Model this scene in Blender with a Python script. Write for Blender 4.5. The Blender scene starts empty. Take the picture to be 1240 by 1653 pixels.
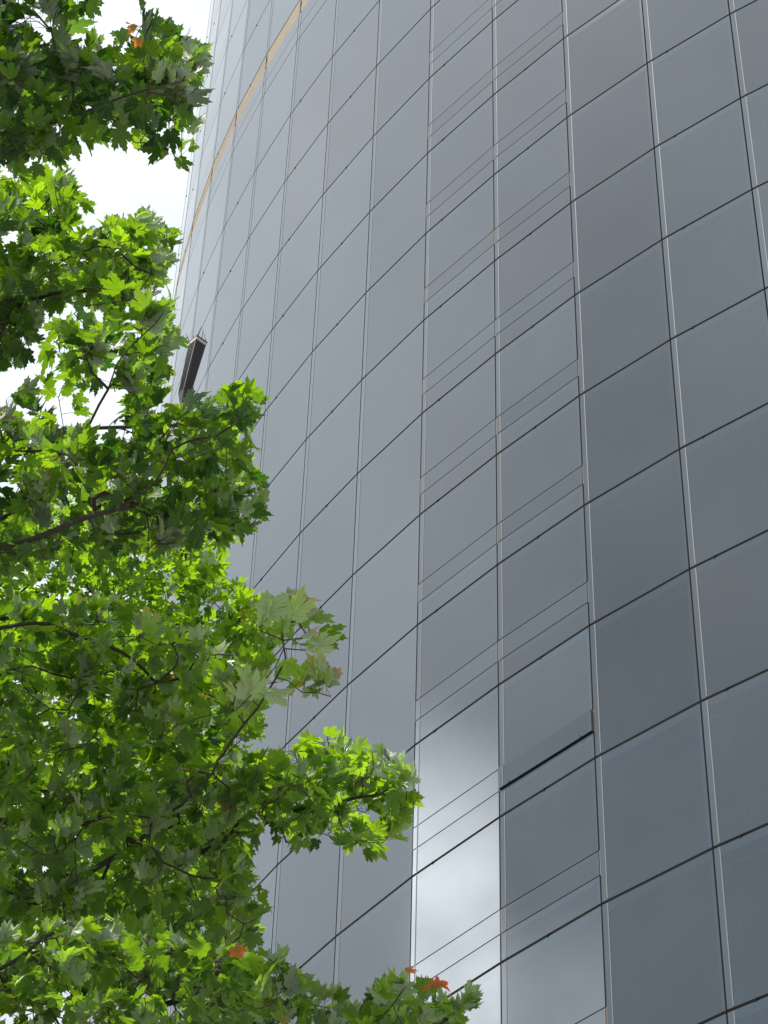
import bpy, math, random
import numpy as np
from mathutils import Vector, Matrix

# ------------------------------------------------------------------ camera
F_PX, PITCH, ROLL, CZ = 4349.74, math.radians(46.90547), math.radians(2.03914), 1.6
CS, SN = math.cos(PITCH), math.sin(PITCH)
_r, _f, _u = Vector((1, 0, 0)), Vector((0, CS, SN)), Vector((0, -SN, CS))
RIGHT = math.cos(ROLL) * _r + math.sin(ROLL) * _u
UP = -math.sin(ROLL) * _r + math.cos(ROLL) * _u
FWD = _f
CAM = Vector((0, 0, CZ))
scene = bpy.context.scene
cam_data = bpy.data.cameras.new('camera')
cam = bpy.data.objects.new('camera', cam_data)
scene.collection.objects.link(cam)
m = Matrix((RIGHT, UP, -FWD)).transposed().to_4x4()
m.translation = CAM
cam.matrix_world = m
cam_data.sensor_fit = 'VERTICAL'
cam_data.sensor_height = 24.0
cam_data.sensor_width = 18.0
cam_data.lens = 24.0 * F_PX / 1653.0
cam_data.clip_start = 0.05
cam_data.clip_end = 5000
scene.camera = cam

# ------------------------------------------------------------------ sky, sun, exposure
SUN_AZ, SUN_EL = math.radians(187.5), math.radians(63)      # azimuth counted from +X towards +Y
sun_dir = Vector((math.cos(SUN_AZ) * math.cos(SUN_EL), math.sin(SUN_AZ) * math.cos(SUN_EL), math.sin(SUN_EL)))
world = bpy.data.worlds.new('World')
scene.world = world
world.use_nodes = True
nt = world.node_tree
nt.nodes.clear()
def wn(t, **k):
    n = nt.nodes.new(t)
    for a, b in k.items():
        setattr(n, a, b)
    return n
wout = wn('ShaderNodeOutputWorld'); bg = wn('ShaderNodeBackground'); bg.inputs['Strength'].default_value = 0.1
sky = wn('ShaderNodeTexSky', sky_type='NISHITA', sun_disc=False, sun_elevation=SUN_EL, sun_rotation=math.pi / 2 - SUN_AZ)
geo = wn('ShaderNodeTexCoord')
def wmath(op, a, b=None, clamp=False):
    n = wn('ShaderNodeMath', operation=op, use_clamp=clamp)
    for i, v in enumerate((a, b)):
        if v is None: continue
        if isinstance(v, (int, float)): n.inputs[i].default_value = v
        else: nt.links.new(v, n.inputs[i])
    return n.outputs[0]
def noise(scale, det, rough=0.5, stretch=(1, 1, 1.6)):
    mp = wn('ShaderNodeMapping'); mp.inputs['Scale'].default_value = stretch
    nt.links.new(geo.outputs['Generated'], mp.inputs['Vector'])
    n = wn('ShaderNodeTexNoise'); n.inputs['Scale'].default_value = scale; n.inputs['Detail'].default_value = det
    n.inputs['Roughness'].default_value = rough
    nt.links.new(mp.outputs[0], n.inputs['Vector'])
    return n.outputs['Fac']
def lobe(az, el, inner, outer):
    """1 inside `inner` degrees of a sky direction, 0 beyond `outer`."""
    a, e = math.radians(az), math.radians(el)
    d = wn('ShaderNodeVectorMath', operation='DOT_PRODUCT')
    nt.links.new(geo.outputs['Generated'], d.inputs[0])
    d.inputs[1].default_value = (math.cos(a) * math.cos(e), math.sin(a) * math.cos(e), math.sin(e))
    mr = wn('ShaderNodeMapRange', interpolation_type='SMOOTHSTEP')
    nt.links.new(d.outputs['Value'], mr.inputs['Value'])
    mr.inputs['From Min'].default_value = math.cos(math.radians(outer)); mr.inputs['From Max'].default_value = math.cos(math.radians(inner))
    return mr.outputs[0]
n1 = noise(2.2, 6, 0.55); n2 = noise(9, 8, 0.6)
# cloud sheet: thin bright parts and greyer thick parts
lum = wmath('ADD', wmath('MULTIPLY', n1, 4.5), wmath('MULTIPLY', n2, 2.6))
lum = wmath('ADD', lum, 4.6)
ragged = wmath('ADD', wmath('MULTIPLY', n2, 2.4), -0.1)
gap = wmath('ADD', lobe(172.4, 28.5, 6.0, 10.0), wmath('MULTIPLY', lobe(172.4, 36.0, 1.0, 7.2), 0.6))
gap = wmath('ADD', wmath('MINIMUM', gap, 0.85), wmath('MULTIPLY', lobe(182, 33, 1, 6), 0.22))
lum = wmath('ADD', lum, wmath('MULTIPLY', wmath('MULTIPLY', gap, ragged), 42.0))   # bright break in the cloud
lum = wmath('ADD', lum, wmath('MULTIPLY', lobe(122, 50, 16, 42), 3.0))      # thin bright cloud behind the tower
lum = wmath('SUBTRACT', lum, wmath('MULTIPLY', lobe(201, 29, 4, 32), 4.8))     # unseen grey cloud, added to darken the reflections in the lower right bays
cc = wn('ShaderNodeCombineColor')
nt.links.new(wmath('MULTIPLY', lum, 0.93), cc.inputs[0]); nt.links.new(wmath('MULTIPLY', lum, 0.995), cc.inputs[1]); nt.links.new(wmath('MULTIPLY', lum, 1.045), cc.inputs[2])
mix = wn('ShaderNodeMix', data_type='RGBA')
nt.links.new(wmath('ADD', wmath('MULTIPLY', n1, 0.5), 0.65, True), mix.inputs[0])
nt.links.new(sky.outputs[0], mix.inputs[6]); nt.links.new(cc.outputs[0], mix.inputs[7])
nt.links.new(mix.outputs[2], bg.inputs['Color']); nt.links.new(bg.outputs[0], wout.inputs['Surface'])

sd = bpy.data.lights.new('sun', 'SUN'); sd.energy = 5.0; sd.angle = math.radians(0.6); sd.color = (1.0, 0.95, 0.86)
sun = bpy.data.objects.new('sun', sd); scene.collection.objects.link(sun)
sun.rotation_euler = sun_dir.to_track_quat('Z', 'Y').to_euler()
sun.location = (-40, 0, 80)
scene.view_settings.view_transform = 'Standard'
scene.view_settings.look = 'None'
scene.view_settings.exposure = 0.0
scene.view_settings.gamma = 1.0
scene.cycles.max_bounces = 8
scene.cycles.diffuse_bounces = 4
scene.cycles.glossy_bounces = 4
scene.cycles.transmission_bounces = 4

# ------------------------------------------------------------------ helpers
def P(u, v, d):
    """World point `d` metres deep that the photograph shows at pixel (u, v)."""
    return CAM + FWD * d + RIGHT * ((u - 620) / F_PX * d) + UP * (-(v - 826.5) / F_PX * d)
def project(p):
    q = p - CAM
    d = q.dot(FWD)
    return 620 + F_PX * q.dot(RIGHT) / d, 826.5 - F_PX * q.dot(UP) / d, d
def tag(o, label=None, cat=None, group=None, kind=None):
    for k, v in (('label', label), ('category', cat), ('group', group), ('kind', kind)):
        if v: o[k] = v
    return o
def empty(name, loc):
    o = bpy.data.objects.new(name, None)
    scene.collection.objects.link(o); o.location = loc; o.empty_display_size = 0.5
    return o
class MB:
    """collects faces in world space; build() links them as ONE mesh object"""
    def __init__(s): s.v = []; s.f = []; s.m = []
    def poly(s, pts, mi=0):
        b = len(s.v); s.v += [tuple(p) for p in pts]; s.f.append(tuple(range(b, b + len(pts)))); s.m.append(mi)
    def build(s, name, mats, parent=None, smooth=False, origin=None):
        me = bpy.data.meshes.new(name)
        off = Vector(origin) if origin is not None else (parent.matrix_world.translation if parent else Vector((0, 0, 0)))
        if parent is not None and origin is None: off = world_loc(parent)
        me.from_pydata([(v[0] - off.x, v[1] - off.y, v[2] - off.z) for v in s.v], [], s.f)
        for mm in (mats if isinstance(mats, (list, tuple)) else [mats]): me.materials.append(mm)
        me.polygons.foreach_set('material_index', s.m)
        if smooth: me.polygons.foreach_set('use_smooth', [True] * len(s.f))
        me.update()
        o = bpy.data.objects.new(name, me); scene.collection.objects.link(o)
        if parent is not None:
            o.parent = parent; o.location = off - world_loc(parent)
        else: o.location = off
        return o
def world_loc(o):
    l = Vector(o.location)
    while o.parent: o = o.parent; l += Vector(o.location)
    return l
def mat(name, color, rough=0.5, metal=0.0, spec=0.5, ior=None):
    mt = bpy.data.materials.new(name); mt.use_nodes = True
    b = mt.node_tree.nodes['Principled BSDF']
    b.inputs['Base Color'].default_value = (*color, 1); b.inputs['Roughness'].default_value = rough
    b.inputs['Metallic'].default_value = metal; b.inputs['Specular IOR Level'].default_value = spec
    if ior: b.inputs['IOR'].default_value = ior
    return mt
def vary(mt, color, amount=0.15, scale=8.0, bump=0.0, stretch=(1, 1, 1), obj_random=0.0):
    """procedural noise in base colour (and bump) so no surface is perfectly flat"""
    t = mt.node_tree; b = t.nodes['Principled BSDF']
    tc = t.nodes.new('ShaderNodeTexCoord'); mp = t.nodes.new('ShaderNodeMapping'); mp.inputs['Scale'].default_value = stretch
    n = t.nodes.new('ShaderNodeTexNoise'); n.inputs['Scale'].default_value = scale; n.inputs['Detail'].default_value = 5
    t.links.new(tc.outputs['Object'], mp.inputs[0]); t.links.new(mp.outputs[0], n.inputs['Vector'])
    hs = t.nodes.new('ShaderNodeMixRGB'); 
    hs.inputs[1].default_value = (*[c * (1 - amount) for c in color], 1); hs.inputs[2].default_value = (*[min(1, c * (1 + amount)) for c in color], 1)
    t.links.new(n.outputs['Fac'], hs.inputs[0]); last = hs.outputs[0]
    if obj_random:
        oi = t.nodes.new('ShaderNodeObjectInfo'); mr = t.nodes.new('ShaderNodeMapRange')
        mr.inputs['To Min'].default_value = 1 - obj_random; mr.inputs['To Max'].default_value = 1 + obj_random
        t.links.new(oi.outputs['Random'], mr.inputs['Value'])
        mu = t.nodes.new('ShaderNodeVectorMath'); mu.operation = 'SCALE'
        t.links.new(last, mu.inputs[0]); t.links.new(mr.outputs[0], mu.inputs['Scale']); last = mu.outputs[0]
    t.links.new(last, b.inputs['Base Color'])
    if bump:
        bp = t.nodes.new('ShaderNodeBump'); bp.inputs['Strength'].default_value = bump; bp.inputs['Distance'].default_value = 0.02
        t.links.new(n.outputs['Fac'], bp.inputs['Height']); t.links.new(bp.outputs[0], b.inputs['Normal'])
    return mt

# ------------------------------------------------------------------ ground
pave_col = (0.24, 0.23, 0.22)
pave = mat('paving', pave_col, 0.85); vary(pave, pave_col, 0.2, 1.5, 0.2)
t = pave.node_tree; br = t.nodes.new('ShaderNodeTexBrick'); tc = t.nodes.new('ShaderNodeTexCoord')
br.inputs['Scale'].default_value = 1.0; br.inputs['Color1'].default_value = (.25, .24, .23, 1); br.inputs['Color2'].default_value = (.21, .2, .19, 1)
br.inputs['Mortar'].default_value = (.1, .1, .1, 1); br.inputs['Mortar Size'].default_value = 0.01
t.links.new(tc.outputs['Object'], br.inputs['Vector']); t.links.new(br.outputs['Color'], t.nodes['Principled BSDF'].inputs['Base Color'])
g = MB(); g.poly([(-900, -900, 0), (900, -900, 0), (900, 900, 0), (-900, 900, 0)])
tag(g.build('ground', pave), kind='structure')

# ------------------------------------------------------------------ glass tower
H = 3.6; Z0 = 31.463 + CZ                      # storey height, height of joint row 0
fit = [(8.01905817, 35.93174622), (6.13560939, 37.43533632), (4.26628601, 39.13957843), (2.51300828, 41.00213809),
       (0.83471395, 42.95926258), (-0.69523979, 45.0093134), (-2.1125317, 47.12635726), (-3.41335239, 49.34475152),
       (-4.57204792, 51.63325609), (-5.63528115, 54.02879748), (-6.51325617, 56.40368613)]
W0 = 2.565
plan = {i: Vector((x, y)) for i, (x, y) in enumerate(fit)}
a = 110.3
for i in range(11, 34):
    a -= 3.5; plan[i] = plan[i - 1] + W0 * Vector((math.cos(math.radians(a)), math.sin(math.radians(a))))
a = 141.4
for i in range(-1, -16, -1):
    a += 3.7; plan[i] = plan[i + 1] - W0 * Vector((math.cos(math.radians(a)), math.sin(math.radians(a))))
IMIN, IMAX = min(plan), max(plan)
def glass(name, base, rough, ior, streak=0.0, tint=None):
    mt = mat(name, base, rough, 0.0, 0.5, ior); t = mt.node_tree; b = t.nodes['Principled BSDF']
    if tint: b.inputs['Specular Tint'].default_value = (*tint, 1)
    tc = t.nodes.new('ShaderNodeTexCoord'); mp = t.nodes.new('ShaderNodeMapping'); mp.inputs['Scale'].default_value = (9, 9, 0.25)
    n = t.nodes.new('ShaderNodeTexNoise'); n.inputs['Scale'].default_value = 3.0; n.inputs['Detail'].default_value = 4
    t.links.new(tc.outputs['Object'], mp.inputs[0]); t.links.new(mp.outputs[0], n.inputs['Vector'])
    n2 = t.nodes.new('ShaderNodeTexNoise'); n2.inputs['Scale'].default_value = 0.5; n2.inputs['Detail'].default_value = 2
    t.links.new(tc.outputs['Object'], n2.inputs['Vector'])
    ad = t.nodes.new('ShaderNodeMath'); ad.operation = 'ADD'; t.links.new(n.outputs['Fac'], ad.inputs[0]); t.links.new(n2.outputs['Fac'], ad.inputs[1])
    mr = t.nodes.new('ShaderNodeMapRange'); mr.inputs['From Min'].default_value = 0.6; mr.inputs['From Max'].default_value = 1.4
    mr.inputs['To Min'].default_value = 1 - streak; mr.inputs['To Max'].default_value = 1 + streak
    t.links.new(ad.outputs[0], mr.inputs['Value'])
    oi = t.nodes.new('ShaderNodeObjectInfo'); mo = t.nodes.new('ShaderNodeMapRange'); mo.inputs['To Min'].default_value = 0.86; mo.inputs['To Max'].default_value = 1.14
    t.links.new(oi.outputs['Random'], mo.inputs['Value'])
    mm = t.nodes.new('ShaderNodeMath'); mm.operation = 'MULTIPLY'; t.links.new(mr.outputs[0], mm.inputs[0]); t.links.new(mo.outputs[0], mm.inputs[1])
    sc = t.nodes.new('ShaderNodeVectorMath'); sc.operation = 'SCALE'; sc.inputs[0].default_value = base
    t.links.new(mm.outputs[0], sc.inputs['Scale']); t.links.new(sc.outputs[0], b.inputs['Base Color'])
    bp = t.nodes.new('ShaderNodeBump'); bp.inputs['Strength'].default_value = 0.02; bp.inputs['Distance'].default_value = 0.02
    t.links.new(n2.outputs['Fac'], bp.inputs['Height']); t.links.new(bp.outputs[0], b.inputs['Normal'])
    return mt
m_glass = glass('tinted_glass', (0.046, 0.066, 0.088), 0.03, 2.45, 0.12)
m_frit = glass('printed_glass_border', (0.055, 0.085, 0.115), 0.05, 2.35, 0.08)
m_strip = glass('glass_edge_strip', (0.075, 0.1, 0.125), 0.03, 2.55, 0.05)
m_bright = mat('anodised_bead', (0.2, 0.225, 0.245), 0.6, 0.0, 0.2)
m_side = mat('dark_gasket', (0.13, 0.125, 0.12), 0.7)
m_core = mat('joint_backing', (0.012, 0.012, 0.014), 0.9)
m_tan = mat('tan_louvre_metal', (0.4, 0.32, 0.22), 0.6); vary(m_tan, (0.4, 0.32, 0.22), 0.2, 2)
m_pale = mat('pale_reveal', (0.3, 0.25, 0.21), 0.8, 0, 0.1)
m_dark = mat('fixing_steel', (0.012, 0.012, 0.014), 0.8, 0, 0.1)

tower = empty('glass_tower', (plan[3].x, plan[3].y, 0))
tag(tower, 'curved tower clad in tinted grey glass panels, rising behind the maples', 'tower')

class Bay:
    def __init__(s, i):                       # from plan[i+1] (left in the photo) to plan[i]
        s.i = i; A, B = plan[i + 1], plan[i]; s.A = Vector((A.x, A.y, 0)); d = Vector((B.x - A.x, B.y - A.y, 0)); s.W = d.length; s.d = d.normalized()
        s.n = Vector((s.d.y, -s.d.x, 0))
        if s.n.dot(Vector((-30, -60, 0))) < 0: s.n = -s.n
    def p(s, a, z, n=0.0): return s.A + s.d * a + s.n * n + Vector((0, 0, z))
bays = {i: Bay(i) for i in range(IMIN, IMAX)}
GV, GH, DEEP = 0.018, 0.034, 0.10
def panel(mb, b, z0, z1, gh0=GH, gh1=GH, frit=0.2, strip=True, xf=None, tilt=0.0):
    """one glass unit with its printed borders, gasket sides and edge bead"""
    f = xf or (lambda a, z, n: b.p(a, z, n))
    s0, s1, a0, a1 = GV, b.W - GV, z0 + gh0, z1 - gh1
    q = lambda x0, x1, y0, y1, mi, n=0.0: mb.poly([f(x0, y0, n), f(x1, y0, n), f(x1, y1, n), f(x0, y1, n)], mi)
    e1 = s0 + (0.115 if strip else 0.0); e2 = e1 + (0.022 if strip else 0.0)
    if strip:
        q(s0, e1, a0, a1, 2); q(e1, e2, a0 + .02, a1 - .02, 3, 0.006)
        for (x, yy) in ((e1, 1), (e2, -1)):
            mb.poly([f(x, a0 + .02, 0), f(x, a1 - .02, 0), f(x, a1 - .02, .006), f(x, a0 + .02, .006)], 3)
        q(e1, e2, a0, a0 + .02, 2); q(e1, e2, a1 - .02, a1, 2)
    r1 = s1 - 0.07
    q(r1, s1, a0, a1, 1); q(e2, r1, a1 - frit, a1, 1)
    t = a1 - frit
    if z1 - z0 > 2:
        q(e2, r1, t - 0.30, t, 0); q(e2, r1, t - 0.325, t - 0.30, 1); q(e2, r1, a0, t - 0.325, 0)
    else: q(e2, r1, a0, t, 0)
    for (x0, x1, y0, y1) in ((s0, s1, a0, a0), (s1, s1, a0, a1), (s1, s0, a1, a1), (s0, s0, a1, a0)):
        mb.poly([f(x0, y0, 0), f(x0, y0, -DEEP), f(x1, y1, -DEEP), f(x1, y1, 0)], 4)
GM = [m_glass, m_frit, m_strip, m_bright, m_side, m_pale, m_core]
units = {}                                     # kind of part -> list of (MB, area on the picture, label)
def seen_area(pts):
    q = [project(p) for p in pts]
    xs = [min(1240, max(0, a[0])) for a in q]; ys = [min(1653, max(0, a[1])) for a in q]
    if min(a[2] for a in q) < 1: return 0
    return abs(sum(xs[i] * ys[(i + 1) % len(q)] - xs[(i + 1) % len(q)] * ys[i] for i in range(len(q)))) / 2
def add_unit(kind, mb, corners, label=None, mats=GM):
    units.setdefault(kind, []).append((mb, seen_area(corners), label, mats))
rows = []                                      # (z0, z1) in storeys of every joint-to-joint row
rows += [(k, k + 1, 'n') for k in range(-9, 11)]
rows += [(11, 12.16, 'p'), (12.16, 12.385, 's'), (12.385, 12.62, 's'), (12.62, 12.885, 'b')]
k = 12.885
while k < 24: rows.append((k, k + 1.04, 'n')); k += 1.04
TOP = Z0 + k * H
dots = {0: 0.24, 2: 0.47}
for i, b in bays.items():
    vent = (i % 8) in (2, 3)
    for (r0, r1, ty) in rows:
        z0, z1 = Z0 + r0 * H, Z0 + r1 * H
        cs = [b.p(0, z0), b.p(b.W, z0), b.p(b.W, z1), b.p(0, z1)]
        if ty == 'b':
            mb = MB(); ns = 6; n0 = -0.03
            for j in range(ns):
                ya, yb = z0 + (z1 - z0) * j / ns, z0 + (z1 - z0) * (j + 1) / ns
                mb.poly([b.p(0, ya, n0), b.p(b.W, ya, n0), b.p(b.W, yb - .03, n0 + .025), b.p(0, yb - .03, n0 + .025)])
                mb.poly([b.p(0, yb - .03, n0 + .025), b.p(b.W, yb - .03, n0 + .025), b.p(b.W, yb, n0), b.p(0, yb, n0)])
            add_unit('louvre_band', mb, cs, None, [m_tan])
            mb = MB()
            for j in range(7):
                ya = z0 + .04 + (z1 - z0 - .08) * j / 7
                for sx in (0.03,):
                    for (x0, x1, nn) in ((sx - .03, sx + .06, 0.0),):
                        mb.poly([b.p(x0, ya, nn), b.p(x1, ya, nn), b.p(x1, ya + .05, nn), b.p(x0, ya + .05, nn)])
                        mb.poly([b.p(x0, ya, nn), b.p(x1, ya, nn), b.p(x1, ya, n0), b.p(x0, ya, n0)])
            add_unit('louvre_clip', mb, cs[:2] + [cs[1] + Vector((0, 0, .1))], None, [m_dark])
            continue
        if ty == 's':
            mb = MB(); panel(mb, b, z0, z1, .015, .015, 0.05); add_unit('glass_strip', mb, cs); continue
        if vent and ty == 'n':
            h = z1 - z0; v0, v1 = z0 + 0.19 * h, z0 + 0.355 * h
            mb = MB(); panel(mb, b, z0, v0, GH, .014, 0.14)
            add_unit('glass_strip', mb, [b.p(0, z0), b.p(b.W, z0), b.p(b.W, v0), b.p(0, v0)])
            mb = MB(); is_open = (i == 2 and r0 == 1)
            if is_open:
                ang = math.radians(-1.2)
                def xf(aa, z, n, b=b, v1=v1): 
                    dz = z - v1
                    return b.p(aa, v1 + dz * math.cos(ang) + n * math.sin(ang), .055 + n * math.cos(ang) - dz * math.sin(ang))
                panel(mb, b, v0, v1, .02, .014, 0.06, True, xf)
                mb.m[-4] = 6                                   # underside coloured dark to stand in for the shaded open gap
                for (x0, x1) in ((.3, .33), (b.W - .33, b.W - .3)):   # stay arms
                    mb.poly([b.p(x0, v0 + .03, -.1), b.p(x1, v0 + .03, -.1), b.p(x1, v0 + .05, .08), b.p(x0, v0 + .05, .08)], 5)
            else: panel(mb, b, v0, v1, .014, .014, 0.06)
            for (x0, x1) in ((-GV * .55, GV * .45), (b.W - GV * .45, b.W + GV * .55)):
                nn = -0.012
                if i % 8 == 3 and x0 > 1: continue
                mb.poly([b.p(x0, v0, nn), b.p(x1, v0, nn), b.p(x1, v1, nn), b.p(x0, v1, nn)], 5)
            add_unit('vent_sash', mb, [b.p(0, v0), b.p(b.W, v0), b.p(b.W, v1), b.p(0, v1)], 'grey glass vent pushed open with a dark lower edge' if is_open else None)
            mb = MB(); panel(mb, b, v1, z1, .014, GH)
            add_unit('glass_panel', mb, [b.p(0, v1), b.p(b.W, v1), b.p(b.W, z1), b.p(0, z1)])
        else:
            mb = MB(); panel(mb, b, z0, z1); add_unit('glass_panel', mb, cs)
        if i % 3 in dots and r0 > -9:
            x = dots[i % 3] * b.W; mb = MB(); w_ = .022; hh = .03; o_ = .016
            c0 = [(x - w_, z0 - hh), (x + w_, z0 - hh), (x + w_, z0 + .02), (x - w_, z0 + .02)]
            fr = [b.p(a_, z_, o_) for a_, z_ in c0]; bk = [b.p(a_, z_, -.05) for a_, z_ in c0]
            mb.poly(fr)
            for j in range(4): mb.poly([fr[j], bk[j], bk[(j + 1) % 4], fr[(j + 1) % 4]])
            add_unit('joint_bracket', mb, fr, None, [m_dark])
for kind, lst in units.items():
    lst.sort(key=lambda t: -t[1])
    vis = [t for t in lst if t[1] > 1.0][:98]
    ids = set(id(t) for t in vis); rest = [t for t in lst if id(t) not in ids]
    for mb, ar, lab, mats in vis:
        o = mb.build(kind, mats, tower)
        if lab: o['label'] = lab
    if rest:
        big = MB()
        for mb, *_ in rest:
            o_ = len(big.v); big.v += mb.v; big.f += [tuple(q + o_ for q in f_) for f_ in mb.f]; big.m += mb.m
        o = big.build(kind, rest[0][3], tower); o['kind'] = 'stuff'
# dark backing wall behind the joints, closed at the back, with a roof
core = MB(); ring = []
for i in range(IMIN, IMAX + 1):
    n = bays[min(i, IMAX - 1)].n; q = plan[i]; ring.append(Vector((q.x - n.x * .13, q.y - n.y * .13, 0)))
ring += [ring[-1] + Vector((30, 2, 0)), ring[0] + Vector((5, 30, 0))]
for j in range(len(ring)):
    p0, p1 = ring[j], ring[(j + 1) % len(ring)]
    core.poly([p0, p1, p1 + Vector((0, 0, TOP)), p0 + Vector((0, 0, TOP))])
core.poly([q + Vector((0, 0, TOP)) for q in ring])
core.build('structural_wall', m_core, tower)

# ------------------------------------------------------------------ dark mast behind the leaves
m_mast = mat('dark_mast_paint', (0.014, 0.015, 0.018), 0.6); vary(m_mast, (0.014, 0.015, 0.018), 0.5, 3, 0.1, (30, 30, 1))
m_rim = mat('weathered_steel_rim', (0.42, 0.38, 0.33), 0.5, 0.3)
MD = 20.0
base_top = P(306, 552, MD); post = P(-330, 700, MD + .6)
mast = empty('lamp_mast', (post.x, post.y, 0))
tag(mast, 'dark square mast head with open top and bird spikes, above the maple leaves', 'mast')
zt = base_top.z; cx, cy = base_top.x, base_top.y; ROT = math.radians(41)
def ring4(half, z, ox=0, oy=0):
    ox += max(0.0, z - (zt - .69)) * .09                         # the head leans
    half *= .76
    return [Vector((cx + ox + half * math.cos(ROT + math.pi / 4 + k_ * math.pi / 2), cy + oy + half * math.sin(ROT + math.pi / 4 + k_ * math.pi / 2), z)) for k_ in range(4)]
def loft(mb, levels, mi=0):
    for A_, B_ in zip(levels[:-1], levels[1:]):
        for j in range(len(A_)):
            mb.poly([A_[j], A_[(j + 1) % len(A_)], B_[(j + 1) % len(B_)], B_[j]], mi)
mb = MB(); loft(mb, [ring4(.013, zt - .95), ring4(.016, zt - .72), ring4(.064, zt - .58), ring4(.076, zt - .30), ring4(.088, zt - .04), ring4(.075, zt - .04), ring4(.065, zt - .30)])
for k_ in range(4):                              # pressed ribs down each face
    for f_ in (.2, .4, .6, .8):
        lv = []
        for hf, z_ in ((.0645, zt - .58), (.0765, zt - .30), (.0885, zt - .05)):
            q = ring4(hf, z_); a_, b_ = q[k_], q[(k_ + 1) % 4]; c_ = a_.lerp(b_, f_); e_ = (b_ - a_).normalized(); o_ = Vector((e_.y, -e_.x, 0))
            lv.append([c_ - e_ * .003, c_ + o_ * .005, c_ + e_ * .003])
        for A_, B_ in zip(lv[:-1], lv[1:]):
            for j in range(2): mb.poly([A_[j], A_[j + 1], B_[j + 1], B_[j]])
mb.build('flared_head', m_mast, mast)
mb = MB(); loft(mb, [ring4(.093, zt - .045), ring4(.093, zt - .012), ring4(.072, zt - .012), ring4(.072, zt - .045), ring4(.093, zt - .045)]); mb.build('rim', m_rim, mast)
mb = MB(); loft(mb, [ring4(.097, zt - .012), ring4(.097, zt), ring4(.072, zt), ring4(.072, zt - .012), ring4(.097, zt - .012)]); mb.build('cap_frame', m_mast, mast)
def tube(mb, pts, rads, sides=5, mi=0):
    prev = None
    for i_, (p_, r_) in enumerate(zip(pts, rads)):
        d_ = (pts[min(i_ + 1, len(pts) - 1)] - pts[max(i_ - 1, 0)]).normalized()
        x_ = d_.orthogonal().normalized() if prev is None else (prev - d_ * prev.dot(d_)).normalized()
        prev = x_; y_ = d_.cross(x_)
        cur = [p_ + (x_ * math.cos(2 * math.pi * k_ / sides) + y_ * math.sin(2 * math.pi * k_ / sides)) * r_ for k_ in range(sides)]
        if i_: 
            for k_ in range(sides): mb.poly([last[k_], last[(k_ + 1) % sides], cur[(k_ + 1) % sides], cur[k_]], mi)
        last = cur
rs = random.Random(4)
mb = MB(); foot = Vector((post.x, post.y, 0))
tube(mb, [foot, foot + Vector((0, 0, 1.2)), foot + Vector((0, 0, 1.25)), Vector((post.x, post.y, zt - .2))], [.11, .11, .08, .05], 12); mb.build('shaft', m_mast, mast)
mb = MB(); tube(mb, [Vector((post.x, post.y, zt - 1.15)), Vector((cx - .6, cy, zt - 1.0)), Vector((cx, cy, zt - .94))], [.02, .014, .014], 8); mb.build('arm', m_mast, mast)
for k_ in range(4):
    q = ring4(.088, zt); A_, B_ = q[k_], q[(k_ + 1) % 4]
    for f_ in (.08, .5):
        mb = MB(); b_ = A_.lerp(B_, f_); o_ = Vector((rs.uniform(-.04, .04), rs.uniform(-.04, .04), 0))
        tube(mb, [b_, b_ + o_ * .3 + Vector((0, 0, .03)), b_ + o_ + Vector((0, 0, .085))], [.003, .0028, .0015], 4)
        mb.build('bird_spike', m_mast, mast)

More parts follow.
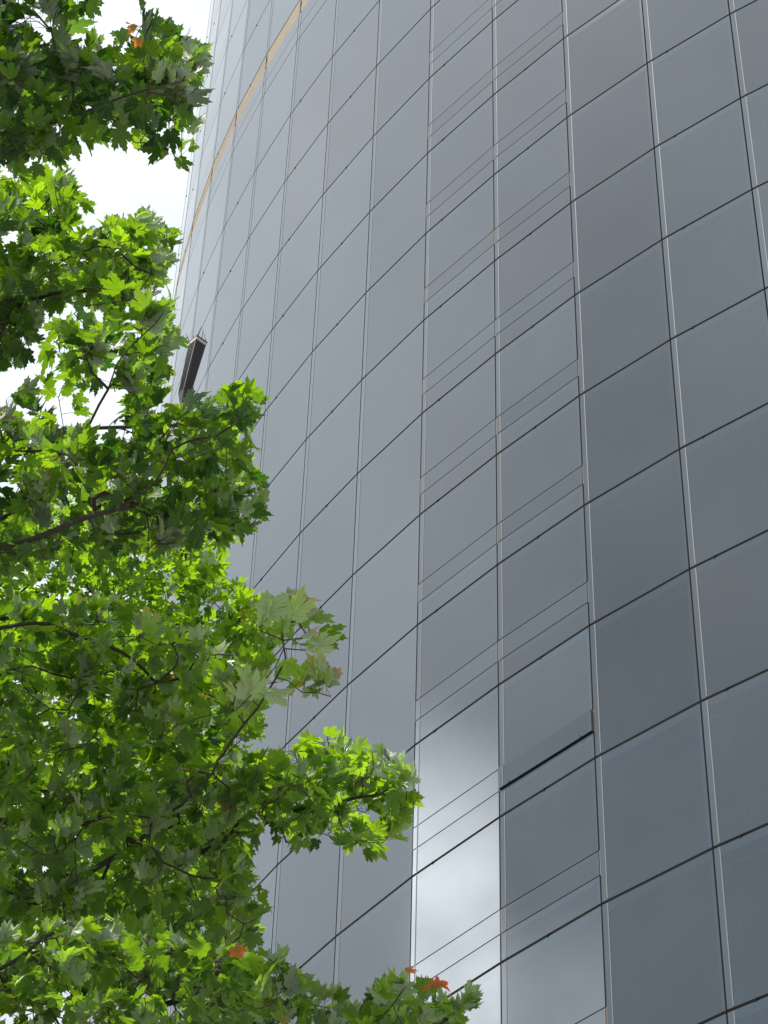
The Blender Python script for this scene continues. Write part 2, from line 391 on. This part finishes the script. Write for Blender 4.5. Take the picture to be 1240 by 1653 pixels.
# ------------------------------------------------------------------ maples
def leaf_material():
    mt = bpy.data.materials.new('maple_leaf'); mt.use_nodes = True; t = mt.node_tree; t.nodes.clear()
    N = t.nodes.new; L = t.links.new
    out = N('ShaderNodeOutputMaterial'); pr = N('ShaderNodeBsdfPrincipled'); tr = N('ShaderNodeBsdfTranslucent'); mx = N('ShaderNodeMixShader')
    geo = N('ShaderNodeNewGeometry'); at = N('ShaderNodeAttribute'); at.attribute_name = 'tone'; sep = N('ShaderNodeSeparateColor'); L(at.outputs['Color'], sep.inputs[0])
    uv = N('ShaderNodeUVMap'); uv.uv_map = 'leaf_uv'; sx = N('ShaderNodeSeparateXYZ'); L(uv.outputs[0], sx.inputs[0])
    def M(op, a, b=None, clamp=False):
        n = N('ShaderNodeMath'); n.operation = op; n.use_clamp = clamp
        for i, v in enumerate((a, b)):
            if v is None: continue
            if isinstance(v, (int, float)): n.inputs[i].default_value = v
            else: L(v, n.inputs[i])
        return n.outputs[0]
    ax = M('ABSOLUTE', M('SUBTRACT', sx.outputs[0], 0.5)); y = M('SUBTRACT', sx.outputs[1], 0.1)
    dmin = None
    for ang in (0, 40, 82):
        c, s = math.cos(math.radians(ang)), math.sin(math.radians(ang))
        d = M('ABSOLUTE', M('SUBTRACT', M('MULTIPLY', ax, c), M('MULTIPLY', y, s)))
        dmin = d if dmin is None else M('MINIMUM', dmin, d)
    vein = M('SUBTRACT', 1.0, M('DIVIDE', dmin, 0.012), True)
    def mixc(fac, a, b):
        n = N('ShaderNodeMixRGB')
        if isinstance(fac, (int, float)): n.inputs[0].default_value = fac
        else: L(fac, n.inputs[0])
        for i, v in ((1, a), (2, b)):
            if isinstance(v, tuple): n.inputs[i].default_value = (*v, 1)
            else: L(v, n.inputs[i])
        return n.outputs[0]
    tone, aut = sep.outputs[0], sep.outputs[1]
    edge = M('MULTIPLY', aut, M('ADD', M('MULTIPLY', M('SUBTRACT', M('ADD', M('MULTIPLY', ax, ax), M('MULTIPLY', y, y)), 0.25), 2.5), aut, True), True)
    top = mixc(vein, mixc(tone, TOP_A, TOP_B), (0.14, 0.22, 0.05))
    under = mixc(M('MULTIPLY', at.outputs['Alpha'], 0.75), mixc(vein, mixc(tone, UND_A, UND_B), (0.22, 0.32, 0.12)), (0.66, 0.72, 0.58))
    refl = mixc(geo.outputs['Backfacing'], top, under)
    red = mixc(sep.outputs[2], (0.75, 0.07, 0.02), (0.95, 0.36, 0.03))
    refl = mixc(edge, refl, red)
    trc = mixc(vein, mixc(tone, TRA_A, TRA_B), (0.12, 0.22, 0.02)); trc = mixc(edge, trc, red)
    L(refl, pr.inputs['Base Color']); L(trc, tr.inputs['Color'])
    ro = mixc(geo.outputs['Backfacing'], (.3,) * 3, (.45,) * 3); L(ro, pr.inputs['Roughness']); pr.inputs['Specular IOR Level'].default_value = 0.6
    nz = N('ShaderNodeTexNoise'); nz.inputs['Scale'].default_value = 14; nz.inputs['Detail'].default_value = 3; L(uv.outputs[0], nz.inputs['Vector'])
    bp = N('ShaderNodeBump'); bp.inputs['Strength'].default_value = 0.35; bp.inputs['Distance'].default_value = 0.003
    L(M('SUBTRACT', nz.outputs['Fac'], M('MULTIPLY', vein, 0.6)), bp.inputs['Height']); L(bp.outputs[0], pr.inputs['Normal'])
    mx.inputs[0].default_value = 0.5; L(pr.outputs[0], mx.inputs[1]); L(tr.outputs[0], mx.inputs[2]); L(mx.outputs[0], out.inputs['Surface'])
    return mt
TOP_A, TOP_B = (0.016, 0.05, 0.008), (0.06, 0.14, 0.012)
UND_A, UND_B = (0.02, 0.066, 0.012), (0.12, 0.22, 0.06)
TRA_A, TRA_B = (0.045, 0.18, 0.004), (0.50, 0.84, 0.010)
m_leaf = leaf_material()
m_bark = mat('maple_bark', (0.05, 0.042, 0.035), 0.9); vary(m_bark, (0.05, 0.042, 0.035), 0.45, 20, 0.6, (1, 1, .3))
m_petiole = mat('leaf_stalk', (0.16, 0.12, 0.04), 0.5); vary(m_petiole, (0.18, 0.10, 0.04), 0.5, 3)

HALF = [(0, 1), (.045, .86), (.14, .80), (.125, .70), (.22, .65), (.185, .50), (.28, .57), (.32, .68), (.38, .62), (.54, .70), (.50, .57), (.58, .48), (.46, .40),
        (.47, .30), (.34, .25), (.43, .20), (.49, .09), (.32, .03), (.22, -.07), (.09, -.03), (0, .02)]
def leaf_template(detail):
    hf = HALF if detail else [HALF[j] for j in (0, 2, 3, 5, 7, 9, 11, 12, 14, 16, 18, 20)]
    out = [(x, y) for x, y in hf] + [(-x, y) for x, y in hf[-2:0:-1]]
    n = len(out); c = (0, .2); V = [c]; Fc = []
    if detail:
        V += [(c[0] + (x - c[0]) * .55, c[1] + (y - c[1]) * .55) for x, y in out] + out
        for j in range(n):
            k2 = (j + 1) % n
            Fc.append((0, 1 + j, 1 + k2)); Fc.append((1 + j, 1 + n + j, 1 + n + k2)); Fc.append((1 + j, 1 + n + k2, 1 + k2))
    else:
        V += out
        for j in range(n): Fc.append((0, 1 + j, 1 + (j + 1) % n))
    F3 = np.array(Fc); F3 = F3[:, ::-1]            # front side up
    return np.array(V, float), F3
TEMPL = {True: leaf_template(True), False: leaf_template(False)}
def build_leaves(name, leaves, stalks, parent, detail, rng):
    """leaves: base, tip dir, normal, length, tone, autumn, hue -> ONE crown mesh of lobed leaves on stalks"""
    T, F3 = TEMPL[detail]; nL = len(leaves); nV = len(T)
    B = np.array([l[0] for l in leaves]); t_ = np.array([l[1] for l in leaves]); n_ = np.array([l[2] for l in leaves]); Ln = np.array([l[3] for l in leaves])
    t_ /= np.linalg.norm(t_, axis=1, keepdims=True); n_ -= t_ * np.sum(n_ * t_, axis=1, keepdims=True); n_ /= np.linalg.norm(n_, axis=1, keepdims=True)
    s_ = np.cross(t_, n_)
    X, Y = T[:, 0][None], T[:, 1][None]
    fold = rng.uniform(.05, 1.0, (nL, 1)) ** 1.2; droop = rng.normal(.18, .3, (nL, 1)); tw = rng.normal(0, .35, (nL, 1)); wd = rng.uniform(.7, 1.08, (nL, 1)); bend = rng.normal(0, .12, (nL, 1))
    th = fold * .9
    xx = X * wd * np.cos(th); zz = np.abs(X) * wd * np.sin(th) - droop * Y * Y + tw * X * Y - .35 * X * X * rng.uniform(0, 1, (nL, 1))
    xx = xx + bend * Y * Y
    zz = zz + .018 * np.sin(X * 17 + rng.uniform(0, 6, (nL, 1))) * np.cos(Y * 13 + rng.uniform(0, 6, (nL, 1)))
    co = B[:, None] + Ln[:, None, None] * (xx[..., None] * s_[:, None] + Y[..., None] * t_[:, None] + zz[..., None] * n_[:, None])
    co = co.reshape(-1, 3)
    f = (F3[None] + (np.arange(nL) * nV)[:, None, None]).reshape(-1, 3)
    # stalks: three-sided prisms
    if len(stalks):
        S0 = np.array([s[0] for s in stalks]); S1 = np.array([s[1] for s in stalks]); d = S1 - S0; d /= np.linalg.norm(d, axis=1, keepdims=True) + 1e-9
        a_ = np.cross(d, [0.3, 0.2, 0.93]); a_ /= np.linalg.norm(a_, axis=1, keepdims=True); b_ = np.cross(d, a_)
        vs = []
        for E_, r_ in ((S0, .0014), (S1, .0010)):
            for k2 in range(3):
                w_ = 2 * math.pi * k2 / 3; vs.append(E_ + (a_ * math.cos(w_) + b_ * math.sin(w_)) * r_)
        vs = np.stack(vs, 1).reshape(-1, 3); off = len(co)
        tf = np.array([(0, 1, 4), (0, 4, 3), (1, 2, 5), (1, 5, 4), (2, 0, 3), (2, 3, 5)])
        sf = (tf[None] + (np.arange(len(stalks)) * 6)[:, None, None]).reshape(-1, 3) + off
        co = np.concatenate([co, vs])
    else: sf = np.zeros((0, 3), int)
    nlf = len(f); allf = np.concatenate([f, sf])
    pw = np.array(world_loc(parent)); co = co - pw
    me = bpy.data.meshes.new(name); me.vertices.add(len(co)); me.vertices.foreach_set('co', co.ravel())
    me.loops.add(len(allf) * 3); me.loops.foreach_set('vertex_index', allf.ravel().astype(np.int32))
    me.polygons.add(len(allf)); me.polygons.foreach_set('loop_start', np.arange(len(allf), dtype=np.int32) * 3)
    me.materials.append(m_leaf); me.materials.append(m_petiole)
    me.polygons.foreach_set('material_index', np.concatenate([np.zeros(nlf, np.int32), np.ones(len(sf), np.int32)]))
    me.polygons.foreach_set('use_smooth', np.ones(len(allf), bool))
    me.update(calc_edges=True)
    uvl = me.uv_layers.new(name='leaf_uv'); tu = np.stack([T[:, 0] + .5, T[:, 1]], 1)
    uva = np.concatenate([np.tile(tu, (nL, 1)), np.zeros((len(co) - nL * nV, 2))])[allf.ravel()]
    uvl.data.foreach_set('uv', uva.ravel())
    ca = me.color_attributes.new('tone', 'FLOAT_COLOR', 'POINT'); cv = np.ones((len(co), 4))
    cv[:nL * nV, 0] = np.repeat([l[4] for l in leaves], nV); cv[:nL * nV, 1] = np.repeat([l[5] for l in leaves], nV); cv[:nL * nV, 2] = np.repeat([l[6] for l in leaves], nV)
    cv[:nL * nV, 3] = np.repeat([(l[7] if len(l) > 7 else 0.0) for l in leaves], nV)
    ca.data.foreach_set('color', cv.ravel())
    me.validate()
    o = bpy.data.objects.new(name, me); scene.collection.objects.link(o); o.parent = parent
    return o
def inside(poly, u, v):
    c = False; j = len(poly) - 1
    for i in range(len(poly)):
        (xi, yi), (xj, yj) = poly[i], poly[j]
        if (yi > v) != (yj > v) and u < (xj - xi) * (v - yi) / (yj - yi) + xi: c = not c
        j = i
    return c
class Tree:
    def __init__(s, label, trunk, top, seed, detail=True, group='maples in front of the tower'):
        s.root = empty('maple_tree', (trunk[0], trunk[1], 0)); tag(s.root, label, 'tree', group)
        s.rng = np.random.default_rng(seed); s.rnd = random.Random(seed); s.detail = detail
        s.pos = []; s.par = []; s.fixed = []
        n = 14; x, y = trunk
        for j in range(n + 1):
            f = j / n; s.add(Vector((x + .15 * math.sin(f * 5) * f, y + .12 * math.cos(f * 4) * f, top * f)), j - 1)
        s.trunk_n = n + 1; s.tips = []; s.top = top
    def add(s, p, par): s.pos.append(p); s.par.append(par); return len(s.pos) - 1
    def bough(s, pts):
        W = [P(*q) for q in pts]; st = W[0]
        zt_ = max(1.8, st.z - 0.75 * math.hypot(st.x - s.pos[0].x, st.y - s.pos[0].y))
        k0 = min(range(s.trunk_n), key=lambda j: abs(s.pos[j].z - min(zt_, s.top - .5)))
        a = s.pos[k0]; chain = [a, a.lerp(st, .35) + Vector((0, 0, .25)), a.lerp(st, .7) + Vector((0, 0, .2))] + W
        prev = k0
        for q in range(len(chain) - 1):
            p0, A_, B_, p3 = chain[max(q - 1, 0)], chain[q], chain[q + 1], chain[min(q + 2, len(chain) - 1)]
            L_ = (B_ - A_).length; k = max(1, round(L_ / .12))
            for j in range(1, k + 1):
                f = j / k; jit = Vector([s.rnd.gauss(0, .006) for _ in range(3)])
                c = .5 * (2 * A_ + (B_ - p0) * f + (2 * p0 - 5 * A_ + 4 * B_ - p3) * f * f + (3 * A_ - p0 - 3 * B_ + p3) * f ** 3)
                prev = s.add(c + jit, prev)
    def grow(s, targets):
        """join every twig tip to the nearest part of the tree, near ones first"""
        s.wood_n = len(s.pos); P_ = np.array([tuple(p) for p in s.pos]); buf = np.zeros((len(P_) + len(targets) * 8, 3)); buf[:len(P_)] = P_; n = len(P_)
        T_ = np.array([tuple(t[0]) for t in targets])
        d0 = np.array([np.min(np.sum((P_ - q) ** 2, 1)) for q in T_]); order = np.argsort(d0 + s.rng.uniform(0, .02, len(d0)))
        for oi in order:
            q = T_[oi]; d2 = np.sum((buf[s.trunk_n // 3:n] - q) ** 2, 1); k = int(np.argmin(d2)) + s.trunk_n // 3
            A_ = Vector(buf[k]); B_ = Vector(q); L_ = (B_ - A_).length; ns = min(7, max(2, int(L_ / .09)))
            prev = k; gp = Vector(buf[s.par[k]]) if s.par[k] >= 0 else A_ - Vector((0, 0, 1)); dirn = (A_ - gp).normalized() if (A_ - gp).length > 1e-6 else Vector((0, 0, 1))
            C_ = A_ + dirn * L_ * .3 + (B_ - A_) * .25 + Vector((0, 0, -.04 * L_))
            for j in range(1, ns + 1):
                f = j / ns; pt = A_.lerp(C_, f).lerp(C_.lerp(B_, f), f)
                if j < ns: pt = pt + Vector([s.rnd.gauss(0, .008) for _ in range(3)])
                prev = s.add(pt, prev); buf[n] = tuple(pt); n += 1
            s.tips.append((prev, targets[oi]))
    def finish(s):
        s.leafy = set()
        leaves, stalks = [], []; rg = s.rng
        for (ni, (tp, reg)) in s.tips:
            base = s.pos[ni]; pr = s.pos[s.par[ni]]; ax = (base - pr).normalized(); poly = reg.get('poly'); size = reg['size']
            k = int(rg.integers(4, 9)); up = rg.random() < reg.get('wind', .3) * 1.7; tone_c = rg.normal(reg.get('tone', .4), .13)
            wind = Vector((rg.normal(.35, .3), rg.normal(-.1, .3), 1.0))
            for j in range(k):
                jx, jy = rg.normal(0, 11, 2)
                for attempt in range(5):
                    L_ = size * rg.uniform(.62, 1.12)
                    th = rg.uniform(0, 2 * math.pi); out = Vector((math.cos(th), math.sin(th), rg.normal(-.25, .35)))
                    flip = up and rg.random() < .75
                    if flip: d_ = (wind + out * .5).normalized(); nr = Vector((rg.normal(.2, .95), rg.normal(.55, .55), rg.normal(.1, .3)))
                    else:
                        d_ = (out + ax * .5).normalized(); nr = Vector((rg.normal(0, .38), rg.normal(0, .38), 1))
                    st = base.lerp(pr, rg.uniform(0, 1.0)) if j else base
                    pd = (d_ + Vector((rg.normal(0, .3), rg.normal(0, .3), .15))).normalized(); pl = L_ * rg.uniform(.35, .75)
                    b_ = st + pd * pl; tip = b_ + d_ * L_
                    if poly is None: ok = project(tip)[0] < -10 or project(tip)[2] < 1
                    else:
                        u_, v_, _ = project(tip); um, vm, _ = project(b_.lerp(tip, .45)); ok = inside(poly, u_ + jx, v_ + jy) and inside(poly, um + jx, vm + jy)
                        ok = ok and not any(math.hypot(um - h[0], vm - h[1]) < h[2] for h in reg.get('holes', ()))
                    if ok: break
                else: continue
                aut = 0.0
                if rg.random() < reg.get('autumn', .01): aut = rg.uniform(.15, .5)
                s.leafy.add(ni)
                leaves.append((tuple(b_), tuple(d_), tuple(nr), L_, min(1, max(0, tone_c + rg.normal(0, .24))), aut, rg.random(), rg.uniform(reg.get('pale', .25), 1) if flip else 0.0))
                stalks.append((tuple(st), tuple(b_)))
        nN = len(s.pos); w = np.zeros(nN); children = [0] * nN; keep = [False] * nN
        for i in list(s.leafy) + list(range(s.wood_n)):
            while i >= 0 and not keep[i]: keep[i] = True; i = s.par[i]
        for i in range(nN):
            if s.par[i] >= 0 and keep[i]: children[s.par[i]] += 1
        for i in range(nN - 1, -1, -1):
            if not keep[i]: continue
            if children[i] == 0: w[i] += 1
            if s.par[i] >= 0: w[s.par[i]] += w[i]
        rad = .0023 * w ** .47
        for j in range(s.trunk_n): rad[j] = max(rad[j], .13 * (1 - j / s.trunk_n) ** .7 + .02)
        for nm, lo, hi in (('trunk', 0, s.trunk_n), ('branches', s.trunk_n, nN)):
            mb = MB()
            for i in range(max(1, lo), hi):
                p_ = s.par[i]
                if p_ < 0 or not keep[i]: continue
                r0 = min(rad[p_], rad[i] * 1.35) if nm == 'branches' else rad[p_]
                tube(mb, [s.pos[p_], s.pos[i]], [r0, rad[i]], 10 if nm == 'trunk' else (6 if rad[i] > .008 else 4))
            mb.build(nm, m_bark, s.root, smooth=True)
        build_leaves('crown', leaves, stalks, s.root, s.detail, rg)
        return len(leaves)
def region_targets(rg, poly, d0, d1, cover, size, holes=(), **kw):
    xs = [p[0] for p in poly]; ys = [p[1] for p in poly]; out = []; reg = dict(poly=poly, size=size, holes=holes, **kw)
    A_ = abs(sum(poly[i][0] * poly[(i + 1) % len(poly)][1] - poly[(i + 1) % len(poly)][0] * poly[i][1] for i in range(len(poly)))) / 2
    lp = size * .85 * F_PX / ((d0 + d1) / 2); n = int(cover * A_ / (lp * lp * .40) / 6); ins = lp * .45; tries = 0
    while len(out) < n and tries < n * 60:
        tries += 1; u, v = rg.uniform(min(xs), max(xs)), rg.uniform(min(ys), max(ys))
        if not all(inside(poly, u + a * ins, v + b * ins) for a, b in ((0, 0), (1, 0), (-1, 0), (0, -1), (0, 1))): continue
        if any(math.hypot(u - h[0], v - h[1]) < h[2] * 1.2 for h in holes): continue
        out.append((P(u, v, rg.uniform(d0, d1)), reg))
    return out
def offframe_targets(rg, centre, radii, n, size):
    out = []; reg = dict(poly=None, size=size)
    while len(out) < n:
        q = rg.normal(0, 1, 3); q /= np.linalg.norm(q); q *= rg.uniform(.45, 1) ** .5
        p = Vector(centre) + Vector((q[0] * radii[0], q[1] * radii[1], q[2] * radii[2])); u, v, d = project(p)
        if d > 1 and u > -190 and -600 < v < 2300: continue
        if p.x > centre[0] + radii[0]: continue
        out.append((p, reg))
    return out

R1 = [(-220, -220), (160, -220), (165, -10), (178, 32), (140, 62), (160, 66), (205, 68), (220, 2), (252, 5), (262, 35), (290, 25), (302, 66), (340, 62), (350, 112), (318, 140), (330, 188), (312, 202), (330, 262), (296, 294), (262, 262), (190, 268), (140, 258), (110, 278), (40, 285), (-220, 300)]
R2 = [(-220, 230), (40, 270), (115, 278), (138, 292), (140, 345), (165, 350), (185, 338), (242, 338), (264, 368), (302, 372), (300, 412), (272, 430), (258, 452), (286, 478), (240, 500), (150, 520), (100, 510), (62, 512), (-10, 515), (-220, 540)]
R3 = [(-220, 420), (72, 420), (70, 520), (58, 566), (36, 600), (0, 610), (-220, 640)]
R4 = [(200, 470), (240, 462), (270, 455), (295, 492), (285, 545), (292, 590), (318, 640), (345, 640), (368, 598), (402, 592), (408, 622), (432, 640), (428, 690), (416, 702), (434, 770), (444, 838), (412, 864), (398, 845), (384, 905), (300, 890), (200, 920), (-220, 960), (-220, 600), (0, 625), (40, 640), (60, 628), (50, 600), (62, 560), (88, 505), (140, 476)]
R5 = [(100, 800), (385, 810), (388, 892), (360, 902), (362, 930), (398, 935), (403, 962), (432, 975), (462, 1000), (440, 1080), (300, 1130), (0, 1100), (-220, 1100), (-220, 850)]
R6 = [(360, 1040), (405, 985), (425, 925), (440, 905), (468, 940), (502, 950), (512, 1000), (550, 1008), (545, 1042), (522, 1062), (558, 1105), (555, 1145), (498, 1142), (492, 1168), (400, 1190), (340, 1180)]
R7 = [(-220, 950), (200, 960), (330, 1030), (440, 1080), (442, 1160), (424, 1200), (405, 1260), (350, 1320), (430, 1410), (436, 1462), (424, 1510), (400, 1560), (300, 1620), (-220, 1620)]
R8 = [(330, 1290), (424, 1195), (500, 1196), (532, 1165), (562, 1206), (602, 1196), (644, 1212), (676, 1240), (674, 1300), (680, 1340), (642, 1354), (628, 1398), (600, 1384), (560, 1396), (540, 1352), (502, 1372), (492, 1416), (458, 1392), (430, 1372), (400, 1410), (350, 1410)]
R9 = [(-220, 1480), (200, 1490), (390, 1530), (400, 1560), (440, 1520), (474, 1560), (524, 1570), (560, 1600), (592, 1612), (600, 1578), (626, 1556), (652, 1556), (674, 1580), (692, 1606), (750, 1590), (784, 1592), (764, 1644), (720, 1690), (600, 1780), (-220, 1780)]
HOLES4 = [(108, 676, 24), (86, 690, 12), (183, 604, 22), (165, 650, 22), (90, 842, 20), (62, 852, 16), (182, 762, 14), (235, 766, 12), (112, 868, 14), (300, 480, 1), (25, 650, 10), (60, 640, 10)]
HOLES7 = [(40, 1120, 8), (125, 1155, 9), (178, 1150, 10), (78, 1235, 9), (18, 1537, 14), (240, 1245, 10)]

maple_a = Tree('nearest maple, with the largest darkest green leaves and a few small orange and red ones', (-4.4, 8.0), 14.5, 11, True)
for b_ in ([(-200, 80, 12.2), (0, 99, 11.6), (60, 105, 11.5), (110, 113, 11.5), (150, 125, 11.4)],
           [(-200, 260, 12.4), (0, 215, 11.7), (150, 178, 11.4), (200, 155, 11.3), (262, 140, 11.2), (300, 150, 11.1)],
           [(-200, 940, 12.5), (0, 885, 12), (60, 868, 12), (100, 850, 11.9), (190, 820, 11.8), (245, 785, 11.7), (300, 750, 11.6), (350, 720, 11.5), (395, 690, 11.4)],
           [(-200, 870, 13.2), (0, 840, 12.7), (60, 780, 12.5), (100, 730, 12.3), (145, 680, 12.1), (175, 630, 12), (192, 585, 12), (230, 540, 11.9), (270, 500, 11.8)],
           [(-200, 1620, 12.2), (0, 1560, 12), (60, 1525, 12), (110, 1490, 12)],
           [(-200, 1760, 12.9), (150, 1660, 12.6), (300, 1615, 12.5), (450, 1625, 12.3), (600, 1640, 12.1), (700, 1640, 11.9)]):
    maple_a.bough(b_)
rg = maple_a.rng
T_ = region_targets(rg, R1, 11.2, 12.9, 3.9, .125, tone=.25, wind=.35)
T_ += region_targets(rg, R4, 11.8, 13.3, 3.1, .120, HOLES4, tone=.42, wind=.3)
T_ += region_targets(rg, R9, 11.4, 12.7, 3.8, .115, tone=.6, wind=.45)  # leaf colour lightened here to stand in for light from above
T_ += offframe_targets(rg, (-4.4, 8.0, 10.5), (3.0, 3.2, 4.2), 150, .13)
maple_a.grow(T_); print('maple a', maple_a.finish())
maple_b = Tree('middle maple with pale upturned leaves at its tips, beside the darker nearest maple', (-6.2, 10.8), 17.0, 12, True)
for b_ in ([(-200, 580, 15.8), (0, 505, 15.2), (35, 495, 15.1), (85, 477, 15), (150, 468, 14.9), (190, 452, 14.8)],
           [(-200, 1050, 14.8), (0, 1012, 14.0), (80, 1010, 13.8), (130, 1025, 13.8), (200, 1055, 13.8), (250, 1100, 13.8)],
           [(-200, 1060, 15), (0, 1000, 14.6), (150, 1000, 14.5), (250, 1010, 14.4), (320, 1050, 14.2), (400, 1060, 14.0)],
           [(-200, 1340, 15.2), (150, 1330, 14.6), (250, 1400, 14.3), (300, 1390, 14.2), (370, 1350, 14.1), (430, 1325, 14), (500, 1300, 13.9), (580, 1290, 13.8)],
           [(-200, 1500, 15), (150, 1400, 14.3), (300, 1290, 13.2), (380, 1190, 12.5), (420, 1140, 12.2), (445, 1095, 12.2), (462, 1065, 12.2)],
           [(-200, 400, 15.8), (60, 370, 15.2), (150, 400, 15), (250, 410, 14.8)]):
    maple_b.bough(b_)
rg = maple_b.rng
T_ = region_targets(rg, R2, 14.2, 15.9, 4.6, .115, [(15, 385, 18)], tone=.6, wind=.3)
T_ += region_targets(rg, R3, 14.5, 15.5, 3.8, .11, tone=.5)
T_ += region_targets(rg, R6, 11.6, 12.6, 1.5, .140, tone=.85, wind=.62, autumn=.3, pale=.8)
T_ += region_targets(rg, R7, 13.2, 16.0, 4.4, .120, HOLES7, tone=.58, wind=.35, autumn=.02)
T_ += region_targets(rg, R8, 13.4, 14.6, 3.5, .11, tone=.75, wind=.25)
T_ += offframe_targets(rg, (-6.2, 10.8, 12.5), (3.2, 3.2, 4.4), 170, .13)
maple_b.grow(T_); print('maple b', maple_b.finish())
maple_c = Tree('farthest maple with the smallest bright yellow green leaves, seen behind the two nearer maples', (-6.0, 15.6), 22.0, 13, False)
for b_ in ([(-200, 1010, 23.5), (100, 980, 22.5), (250, 1000, 22), (330, 1045, 21.8), (400, 1000, 21.6)],
           [(-200, 880, 23.5), (200, 880, 22.3), (330, 860, 22)], [(-200, 1300, 22), (100, 1250, 21.5), (330, 1180, 21)]):
    maple_c.bough(b_)
rg = maple_c.rng
T_ = region_targets(rg, R5, 20.8, 23.0, 3.8, .115, tone=.9, wind=.15)
T_ += region_targets(rg, [(-220, 1000), (430, 1060), (420, 1250), (380, 1500), (-220, 1500)], 20.5, 22.5, 2.0, .12, HOLES7, tone=.8, wind=.15)
T_ += offframe_targets(rg, (-6.0, 15.6, 17.0), (3.4, 3.4, 4.8), 170, .12)
maple_c.grow(T_); print('maple c', maple_c.finish())

def lone_leaf(tree, u, v, d, size, tip, nrm, aut, hue, label):
    b_ = P(u, v, d); rgl = np.random.default_rng(int(u + v))
    o = build_leaves('leaf', [(tuple(b_), tip, nrm, size, .5, aut, hue)], [(tuple(b_ - Vector(tip) * .05 + Vector((0, 0, -.02))), tuple(b_))], tree.root, True, rgl)
    o['label'] = label
for u, v, tip, nrm, hue in ((222, 42, (-.6, 0, -.5), (0, -.8, .3), 1.0), (224, 62, (-.2, 0, -1), (.2, -.8, .3), .9), (214, 40, (-.3, .2, .5), (0, -.8, .3), 1.0)):
    lone_leaf(maple_a, u, v, 11.2, .060, tip, nrm, 1.0, hue, 'small orange leaf among green ones against the sky')
for u, v, tip, nrm, hue in ((705, 1594, (.1, 0, .9), (0, -.8, .3), .15), (708, 1592, (.7, 0, -.1), (.2, -.8, .3), .2), (700, 1594, (-.7, .0, -.1), (0, -.8, .3), .2), (655, 1568, (.7, 0, .2), (0, -.8, .3), .5)):
    lone_leaf(maple_a, u, v, 11.4, .058, tip, nrm, 1.0, hue, 'small red leaf at the tip of the lowest branch')
lone_leaf(maple_a, 378, 1528, 11.4, .085, (.4, 0, -.6), (0, -.8, .3), 1.0, .4, 'orange red leaf hanging near the bottom of the crown')
lone_leaf(maple_b, 268, 1100, 13.5, .085, (.3, 0, .8), (0, -.6, .3), .9, .5, 'brown orange leaf deep in the crown')
